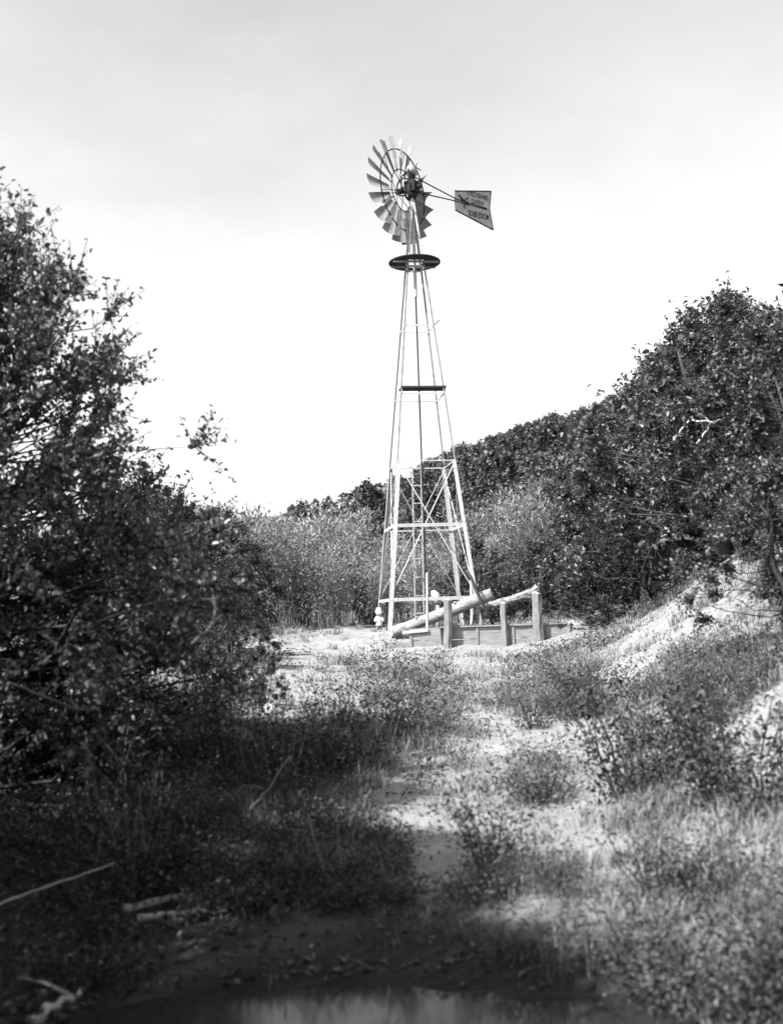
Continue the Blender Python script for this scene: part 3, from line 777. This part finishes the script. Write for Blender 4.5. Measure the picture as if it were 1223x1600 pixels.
for k, (pix, rd) in enumerate([([(150, 975, 8.2), (240, 940, 8.1), (340, 935, 8.1)], .013), ([(300, 1005, 8.0), (325, 985, 8.0), (337, 955, 8.1), (333, 920, 8.2)], .016), ([(15, 1068, 7.2), (60, 1085, 7.2), (120, 1110, 7.3), (150, 1108, 7.4)], .014)]):
    branch('dead_branch', pix, rd, ['bare pale branch reaching level out of the low bush', 'bleached forked branch hanging at the edge of the low bush', 'pale bare branch sagging under the huge bush'][k], 'bark', twigs=4, seed=30 + k)

tall = oak('tree', 23, 6.6, 2.15, 230, 14, 11, .075, 'bushleaf', 'bark', 3, .30, .36, .6, loose=.3, surf=.4)
place(tall, -4.9, 1.9, 1, .7, 'leafy tree overhanging the shaded pool bank', 'tree', 'trees shading the pool bank')
place(copy_tree(tall), -4.4, 4.1, 1, 3.3, 'leafy tree overhanging the shaded pool bank', 'tree', 'trees shading the pool bank')
for k, pix in enumerate([[(1050, 692, 17.5), (1076, 656, 17.3), (1116, 661, 17.2)], [(1088, 694, 17.4), (1104, 672, 17.3), (1112, 658, 17.2)], [(1132, 680, 17.3), (1160, 672, 17.2), (1186, 674, 17.1)], [(895, 800, 24.5), (884, 770, 24.4), (880, 850, 24.4)]][:3]):
    branch('dead_branch', pix, .022, ['pale forked dead branch showing against the tallest oak', 'short dead limb rising to the forked branch on the oak', 'level dead branch sticking out of the oak beside the forked one'][k], 'deadwood', twigs=3, seed=50 + k)
shade_sap = oak('tree', 24, 5.4, 1.0, 90, 12, 10, .06, 'bushleaf', 'bark', 2, .6, .3, .6, loose=.2, surf=.45)  # out of view, added so its shadow fills a lit strip on the bank
place(shade_sap, -3.75, 6.85, 1, .2, 'unseen slender young tree added to shade the ground before the huge bush', 'tree', 'trees shading the pool bank')
# oaks on the bank and the hill
SKYX = [300, 500, 600, 740, 800, 850, 900, 950, 1000, 1040, 1060, 1100, 1150, 1190, 1223, 1300]
SKYY = [830, 778, 752, 690, 672, 655, 645, 630, 603, 575, 530, 490, 465, 480, 490, 500]
def room(x, y):                                                 # height left under the crest line of the hill as seen from the clearing
    px, _ = to_px((x, y, 6.0)); return at(px, np.interp(px, SKYX, SKYY), y)[2] - g1(x, y)
PR = Stock([oak('oak', 40 + i, 3.6, 1.9, 76, 20, 10, .088, 'oakleaf', 'darkbark', 5, .06, .33, .6, loose=.4, surf=.24) for i in range(3)])
bank = [(1150, 19.5, 4.7, 1.15), (1235, 17.0, 4.4, 1.2), (1062, 22.5, 4.3, 1.1), (1105, 25, 5.4, 1.1), (1205, 22, 5.4, 1.1), (985, 27.5, 3.5, 1.1), (930, 31, 2.9, 1.05), (1030, 30, 4.8, 1.1), (1165, 29, 5.4, 1.1),
        (875, 36, 2.5, 1.2), (960, 38, 3.4, 1.1), (1260, 26, 5.0, 1.1), (1010, 25.5, 2.7, 1.1), (1300, 15.2, 2.4, 1.1), (1270, 13.5, 2.8, 1.0), (1245, 16.6, 1.4, 1.2), (1235, 11.5, 1.7, 1.2), (905, 29.6, 2.0, 1.2), (945, 26.0, 1.5, 1.3), (1235, 13.2, 1.1, 1.2)]
for i, (px, Yd, h, wd) in enumerate(bank):
    o = PR.get(i); x = at(px, 960, Yd)[0]
    h = min(h, .96 * room(x, Yd) - .15) if i else room(x, Yd) - .1
    place(o, x, Yd, h / 3.6 * wd, i * 1.7, None, 'oak', 'oaks on the bank'); o.scale = (h / 3.6 * wd, h / 3.6 * wd, h / 3.6)
    if i == 0: o['label'] = 'tallest dark scrub oak rising on the steep bank beside the bare slope'
    elif h < 2.1: o['label'] = 'low dark scrub oak bush on the bank near the bare slope'
    else: o['label'] = {1: 'scrub oak growing just beside the tallest oak on the bank', 2: 'rounded scrub oak directly above the bare earth slope', 5: 'scrub oak behind the foot of the bare slope', 6: 'scrub oak behind the far end of the trough', 9: 'scrub oak beside the end of the willow thicket'}.get(i, 'dark scrub oak in the dense stand covering the steep bank')
FAR = Stock([oak('oak', 60 + i, 3.0, 1.8, 70, 6, 6, .17, 'farleaf', 'darkbark', 4, .05, .36, .7) for i in range(3)])
rr = random.Random(77); n_far = 0; tries = 0; pts = []
while n_far < 150 and tries < 6000:
    tries += 1
    Yd = rr.uniform(46, 150); px = rr.uniform(330, 1240)
    x = at(px, 960, Yd)[0]
    cover = vnoise(np.array([x * .06 + 40]), np.array([Yd * .06]))[0]
    right = (px - 600) / 600 + (.25 if Yd < 75 else 0)
    if cover + .45 * right + (.3 if 450 < px < 700 and Yd > 85 else 0) < .08 + rr.uniform(-.08, .08): continue
    if any((x - a_) ** 2 + (Yd - b_) ** 2 < (1.7 + .012 * Yd) ** 2 for a_, b_ in pts): continue
    s = min(rr.uniform(.8, 1.35) * (1.0 + .004 * (Yd - 46)), (room(x, Yd) - .2) / 3.0)
    if s < .5 or (px < 450): continue
    pts.append((x, Yd)); o = FAR.get(n_far)
    place(o, x, Yd, s, rr.uniform(0, 6.28), *(('distant scrub oak on the crest of the far hill', 'oak', 'oaks on the hill crest') if s < .8 and Yd > 80 else ('larger scrub oak on the hillside just above the willow thicket', 'oak', 'oaks above the thicket') if Yd < 70 else ('distant scrub oak on the far brushy hillside', 'oak', 'oaks on the far hillside'))); n_far += 1

# willow thicket behind the tower
def willow(name, seed, H, R, stems, per, leaf, leafmat):
    r = np.random.default_rng(seed); root = empty(name); b = MB(); LP = []; LD = []
    for i in range(stems):
        a = r.uniform(0, 6.283); q = R * r.random() ** .6; h = H * r.uniform(.6, 1.0)
        p0 = np.array([math.cos(a) * q * .35, math.sin(a) * q * .35, -.1]); lean = np.array([math.cos(a), math.sin(a), 0]) * q
        pts_ = [p0 + lean * (f ** 1.7) * .8 + np.array([r.normal() * .04, r.normal() * .04, h * f]) for f in (0, .2, .4, .6, .8, 1)]
        b.tube(pts_, [.022, .019, .016, .012, .008, .003], 4, cap=False)
        pts_ = np.array(pts_)
        for k in range(per):
            f = 1 - r.random() ** 1.5 * .72; j = min(int(f * 5), 4); g = f * 5 - j
            p = pts_[j] * (1 - g) + pts_[j + 1] * g; d = pts_[j + 1] - pts_[j]
            sd_ = r.normal(size=3) * .30 * (1.15 - f * .5) * np.array([1, 1, .5]); LP.append(p + sd_); LD.append(d * 1.6 + sd_ * 2 + np.array([0, 0, .3]))
    b.build('trunk', 'willowstem', root)
    V_, F_ = leaf_arrays(np.array(LP), leaf, .26, r, up=.3, D=unit(np.array(LD)))
    mesh_np('crown', V_, F_, leafmat, root); return root
WL = Stock([willow('willow', 80 + i, 3.9, 1.35, 34, 190, .15, 'willowleaf') for i in range(3)])
rr = random.Random(5)
row = [(px + rr.uniform(-14, 14), Yd + rr.uniform(-.8, .8), h * rr.uniform(.74, 1.12)) for Yd, h, lo, hi, st_ in ((33.6, 3.2, 250, 880, 52), (37.5, 3.9, 270, 900, 54), (42, 4.2, 240, 900, 66)) for px in range(lo, hi, st_)]
for i, (px, Yd, h) in enumerate(row):
    if Yd < 35 and 530 < px < 600: continue
    o = WL.get(i); x = at(px, 960, Yd)[0]
    place(o, x, Yd, h / 3.9 * 1.0, rr.uniform(0, 6.28), ('short front-row willow ' if Yd < 35.2 else 'tall slender-stemmed willow ' if Yd < 39.8 else 'tallest back-row willow ') + ('in the thicket between the low bush and the tower' if px < 580 else 'directly behind the tower legs' if px < 745 else 'behind the trough and its posts'), 'willow', 'willows behind the tower')
MID = [(300, 24, 2.6), (210, 22, 3.0), (360, 21, 1.5), (250, 28, 3.2), (405, 15.5, .8), (340, 30, 3.0), (160, 27, 3.4), (748, 32.6, 2.3), (850, 33, 2.2)]
for i, (px, Yd, h) in enumerate(MID):
    o = PR.get(i + 1); x = at(px, 960, Yd)[0]
    place(o, x, Yd, h / 3.6, i * 2.1, 'leafy scrub bush between the willow thicket and the low bush' if px < 700 else 'dark scrub bush among the pale willows behind the trough', 'bush', 'scrub before the thicket')

# ------------------------------------------------------------------ weeds, grass, undergrowth
def weed(name, seed, H, R, stems, per, leaf, asp, leafmat, stemmat='darkbark'):
    r = np.random.default_rng(seed); root = empty(name); A = []; B = []; LP = []; LD = []
    for i in range(stems):
        a = r.uniform(0, 6.283); q = R * r.random() ** .7; h = H * r.uniform(.55, 1.0)
        p = np.array([math.cos(a) * .06, math.sin(a) * .06, -.03]); d = np.array([math.cos(a) * q, math.sin(a) * q, h])
        m_ = p + d * .5 + r.normal(size=3) * .05 * H; e = p + d
        A += [p, m_]; B += [m_, e]
        for k in range(per):
            f = .18 + .82 * r.random(); pt = (p * (1 - 2 * f) + m_ * 2 * f) if f < .5 else (m_ * (2 - 2 * f) + e * (2 * f - 1))
            s_ = r.normal(size=3) * .09 * np.array([1, 1, .5]) * (1.25 - f * .6); LP.append(pt + s_); LD.append(s_ * 8 + np.array([0, 0, .25]))
    V1, F1 = sticks(np.array(A), np.array(B), .0055, .003); mesh_np('stem', V1, F1, stemmat, root)
    V2, F2 = leaf_arrays(np.array(LP), leaf, asp, r, D=unit(np.array(LD)), six=True); mesh_np('foliage', V2, F2, leafmat, root)
    return root
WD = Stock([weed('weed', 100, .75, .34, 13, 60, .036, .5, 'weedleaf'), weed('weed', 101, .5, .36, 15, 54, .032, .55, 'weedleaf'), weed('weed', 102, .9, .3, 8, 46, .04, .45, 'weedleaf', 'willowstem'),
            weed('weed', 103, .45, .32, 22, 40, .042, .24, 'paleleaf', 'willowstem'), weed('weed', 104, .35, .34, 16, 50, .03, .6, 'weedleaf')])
WLAB = ['dark bushy weed growing on the weedy slope', 'rounded leafy weed growing on the weedy slope', 'tall sparse weed with upright stems on the weedy slope', 'pale dry narrow-leaved weed on the weedy slope', 'low spreading leafy weed on the weedy slope']
rr = random.Random(19); cnt = 0; tries = 0
hand = [(430, 1250, 2, .9), (520, 1180, 2, 1.0), (590, 1190, 2, .9), (480, 1400, 2, .55), (620, 1420, 2, .6), (860, 1400, 2, .6), (1020, 1500, 2, .55), (720, 1200, 2, .9), (830, 1260, 2, .8), (1170, 1440, 2, .7), (985, 1250, 0, 1.35), (960, 1215, 2, 1.15), (1010, 1225, 2, 1.0), (780, 1375, 2, .8), (765, 1360, 0, .7), (600, 1115, 2, 1.1), (655, 1105, 2, 1.0), (570, 1085, 2, .9), (690, 1140, 2, 1.0), (630, 1150, 0, .8), (860, 1085, 2, .9), (900, 1105, 1, 1.1), (830, 1095, 2, .9), (940, 1120, 0, .9),
        (1120, 1250, 0, 1.2), (1070, 1200, 1, 1.2), (1180, 1270, 0, 1.3), (1150, 1180, 2, 1.4), (1080, 1135, 0, 1.0), (600, 1330, 4, .7), (540, 1300, 4, .8), (470, 1290, 4, .75), (440, 1350, 4, .7), (500, 1230, 0, 1.0), (560, 1210, 1, 1.0), (1190, 1585, 0, .9), (1150, 1600, 1, .9), (1215, 1560, 2, .8), (1040, 1410, 1, .9), (1090, 1400, 4, 1.0),
        (870, 1540, 2, .55), (940, 1500, 2, .6), (820, 1500, 4, .6), (500, 1120, 2, .9), (330, 1130, 0, 1.2), (270, 1135, 1, 1.3), (395, 1110, 2, 1.0), (690, 1070, 2, .8), (610, 1060, 2, .9), (550, 1040, 4, .8), (660, 1240, 2, .8)]
BP = np.array([p[:2] for p, _ in BARE[-5:]])
def put_weed(P, k, s):
    x, y = P[0], P[1]
    qx, qy = to_px((x, y, P[2] + s * (.75, .5, .9, .45, .35)[k]))
    if 940 < qx < 1190 and qy < np.interp(qx, [950, 1160], [1015, 912]) + 28: return      # keeps off the bare slope
    if mud_at(np.array([x]), np.array([y]))[0] > .02: where = 'beside the dark pool'
    elif y > 19: where = 'on the open ground before the trough'
    elif min(np.hypot(*(BP[:3] - (x, y)).T)) < 3.2: where = 'below the bare earth slope'
    elif float(damp_shade_at(np.array([x]), np.array([y]))[0]) > .4: where = 'in the shade of the huge bush'
    elif path_dist(np.array([x]), np.array([y]))[0] < 1.3: where = 'at the edge of the sandy clearing'
    elif y < 8: where = 'on the grassy bank above the pool'
    else: where = 'on the weedy slope'
    o = WD.get(k); place(o, x, y, s, rr.uniform(0, 6.28), WLAB[k].replace('on the weedy slope', where), 'weed', 'weeds ' + where, .02)
for px, py, k, s in hand:
    put_weed(hit(px, py), k, s)
while cnt < 185 and tries < 4000:
    tries += 1
    px = rr.uniform(120, 1223); py = 1040 + 540 * rr.random() ** 1.25
    P = hit(px, py)
    if P[2] < .03 or P[1] > 26.5 or mud_at(P[0:1], P[1:2])[0] > .3: continue
    b_ = float(bare_at(P[0:1], P[1:2])[0]); nzv = float(vnoise(P[0:1] * .9 + 20, P[1:2] * .9)[0])
    if P[1] > 22 and abs(P[0] - 1.5) < 3.4: continue
    dens = .4 - .9 * b_ + 1.1 * nzv + (.35 if px > 820 and py < 1260 else 0) - (.12 if px > 620 and py > 1260 else 0)
    if rr.random() > dens: continue
    dk = float(damp_shade_at(P[0:1], P[1:2])[0])
    if abs(P[0] + .2) < 1.3 and P[1] < 9.3: put_weed(P, 4, rr.uniform(.5, .75)); cnt += 1; continue
    put_weed(P, rr.choice([0, 1, 4, 2] if dk > .4 else [0, 1, 2, 2, 3, 3, 3, 4]), rr.uniform(.5, 1.05)); cnt += 1

def scatter(n, xr, yr, dens, seed):
    r = np.random.default_rng(seed); y = yr[0] + (yr[1] - yr[0]) * r.random(n) ** 1.7; lim = .37 * y + .6
    x = r.uniform(-1, 1, n) * lim
    k = (x > xr[0]) & (x < xr[1]); x, y = x[k], y[k]
    d = dens(x, y); k = r.random(len(x)) < d; x, y = x[k], y[k]
    return x, y, ground(x, y), r
# grass
x, y, z, r = scatter(20000, (-9, 12), (5.3, 34), lambda x, y: np.clip(.3 + 1.6 * vnoise(x * .8, y * .8 + 5) + .2 * sstep(1, 3, x), .02, 1) * (1 - .96 * bare_at(x, y)) * (1 - .97 * damp_shade_at(x, y)) * (1 - mud_at(x, y)) * (1 - .97 * sstep(22.5, 24, y) * (y < 27.6) * (np.abs(x - 2) < 3.3)), 3)
k = z > .07; x, y, z = x[k], y[k], z[k]; m_ = len(x); tx, ty = np.repeat(x, 26), np.repeat(y, 26); n = m_ * 26
ox, oy = r.normal(size=(2, n)) * .055; x, y = tx + ox, ty + oy; z = ground(x, y)
h = np.repeat(r.uniform(.05, .22, m_), 26) * r.uniform(.5, 1.1, n); lean = r.normal(size=(n, 2)) * .22 + np.stack([ox, oy], 1) * 5 + np.array([.12, 0])
w2 = (.0016 + .00022 * y); a = r.uniform(0, 6.28, n); wx, wy = np.cos(a) * w2, np.sin(a) * w2
B0 = np.stack([x - wx, y - wy, z - .02], 1); B1 = np.stack([x + wx, y + wy, z - .02], 1)
M0 = np.stack([x - wx * .8 + lean[:, 0] * h * .35, y - wy * .8 + lean[:, 1] * h * .35, z + h * .6], 1); M1 = M0 + np.stack([wx, wy, 0 * wx], 1) * 1.6
T = np.stack([x + lean[:, 0] * h, y + lean[:, 1] * h, z + h], 1)
V = np.stack([B0, B1, M1, M0, T], 1).reshape(-1, 3); k = np.arange(n)[:, None] * 5
F = np.concatenate([k + np.array([[0, 1, 2]]), k + np.array([[0, 2, 3]]), k + np.array([[3, 2, 4]])])
tag(mesh_np('grass', V, F, 'grass'), 'dry pale grass growing in tufts over the slope', 'grass', kind='stuff')
# leafy ground cover
x, y, z, r = scatter(26000, (-9, 14), (5.3, 30), lambda x, y: np.clip(-.2 * (y < 12) * (x > .3) + 1.4 * vnoise(x * 1.1 + 3, y * 1.1) + .2 * sstep(1.2, 3.5, x) + .35 * damp_shade_at(x, y), .0, 1) * (1 - .95 * sstep(21.5, 23.5, y) * (y < 27.6) * (np.abs(x - 2) < 3.3)) * (1 - .95 * bare_at(x, y)) * (1 - mud_at(x, y)), 8)
k = z > .08; x, y, z = x[k], y[k], z[k]
P = np.stack([x, y, z], 1); P = np.repeat(P, 13, 0); P = P + r.normal(size=P.shape) * np.array([.11, .11, 0]) + np.stack([0 * P[:, 0], 0 * P[:, 0], np.abs(r.normal(size=len(P))) * .11], 1)
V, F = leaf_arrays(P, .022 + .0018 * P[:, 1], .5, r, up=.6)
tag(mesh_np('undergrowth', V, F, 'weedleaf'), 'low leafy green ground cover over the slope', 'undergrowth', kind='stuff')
# small stones on the bare earth
x, y, z, r = scatter(6000, (-9, 12), (5.6, 28), lambda x, y: np.clip(.1 + .6 * bare_at(x, y), 0, 1) * (1 - .9 * damp_shade_at(x, y)), 12)
n = len(x); sz = r.uniform(.004, .014, n) * (1 + 2.0 * (r.random(n) > .97)) + .0002 * y
oc = np.array([[1, 0, 0], [0, 1, 0], [-1, 0, 0], [0, -1, 0], [0, 0, .7], [0, 0, -.7], [.6, .6, .35], [-.6, -.5, .4]])
V = (np.stack([x, y, z], 1)[:, None] + oc[None] * sz[:, None, None] * r.uniform(.6, 1.3, (n, 8, 3))).reshape(-1, 3)
k = np.arange(n)[:, None] * 8
F = np.concatenate([k + np.array([f]) for f in ([0, 6, 4], [6, 1, 4], [1, 2, 4], [2, 7, 4], [7, 3, 4], [3, 0, 4], [1, 6, 0], [3, 7, 2], [1, 0, 5], [2, 1, 5], [3, 2, 5], [0, 3, 5])])
MT['pebble'] = mat('pebble', .1, .3, 3, .9, .2, island=True)
tag(mesh_np('gravel', V, F, 'pebble'), 'small pale stones scattered over the bare earth', 'gravel', kind='stuff')
# litter of dead leaves and twigs
x, y, z, r = scatter(30000, (-9, 12), (5.3, 26), lambda x, y: np.clip(.35 + .5 * damp_shade_at(x, y) + .8 * vnoise(x, y), 0, 1) * (1 - .3 * mud_at(x, y)), 9)
k = z > .065; P = np.stack([x[k], y[k], z[k] + .012], 1)
V, F = leaf_arrays(P, .05, .5, r, up=2.5, D=r.normal(size=(len(P), 3)) * np.array([1, 1, .15]))
tag(mesh_np('leaf_litter', V, F, 'litter'), 'dead leaves littering the ground', 'litter', kind='stuff')

# fallen twigs
x, y, z, r = scatter(3200, (-9, 12), (5.5, 20), lambda x, y: np.clip(.1 + .45 * damp_shade_at(x, y) + .4 * vnoise(x, y), 0, 1), 15)
k = z > .065; A = np.stack([x[k], y[k], z[k] + .02], 1); d = r.normal(size=A.shape) * np.array([.09, .09, .03]); B = A + d; B[:, 2] = ground(B[:, 0], B[:, 1]) + .02 + np.abs(d[:, 2])
V, F = sticks(A, B, r.uniform(.002, .006, len(A)), .0015)
tag(mesh_np('twig_debris', V, F, 'bark'), 'broken dry twigs lying about the ground', 'debris', kind='stuff')
for s_ in (PR, FAR, WL, WD): s_.clear_unused()
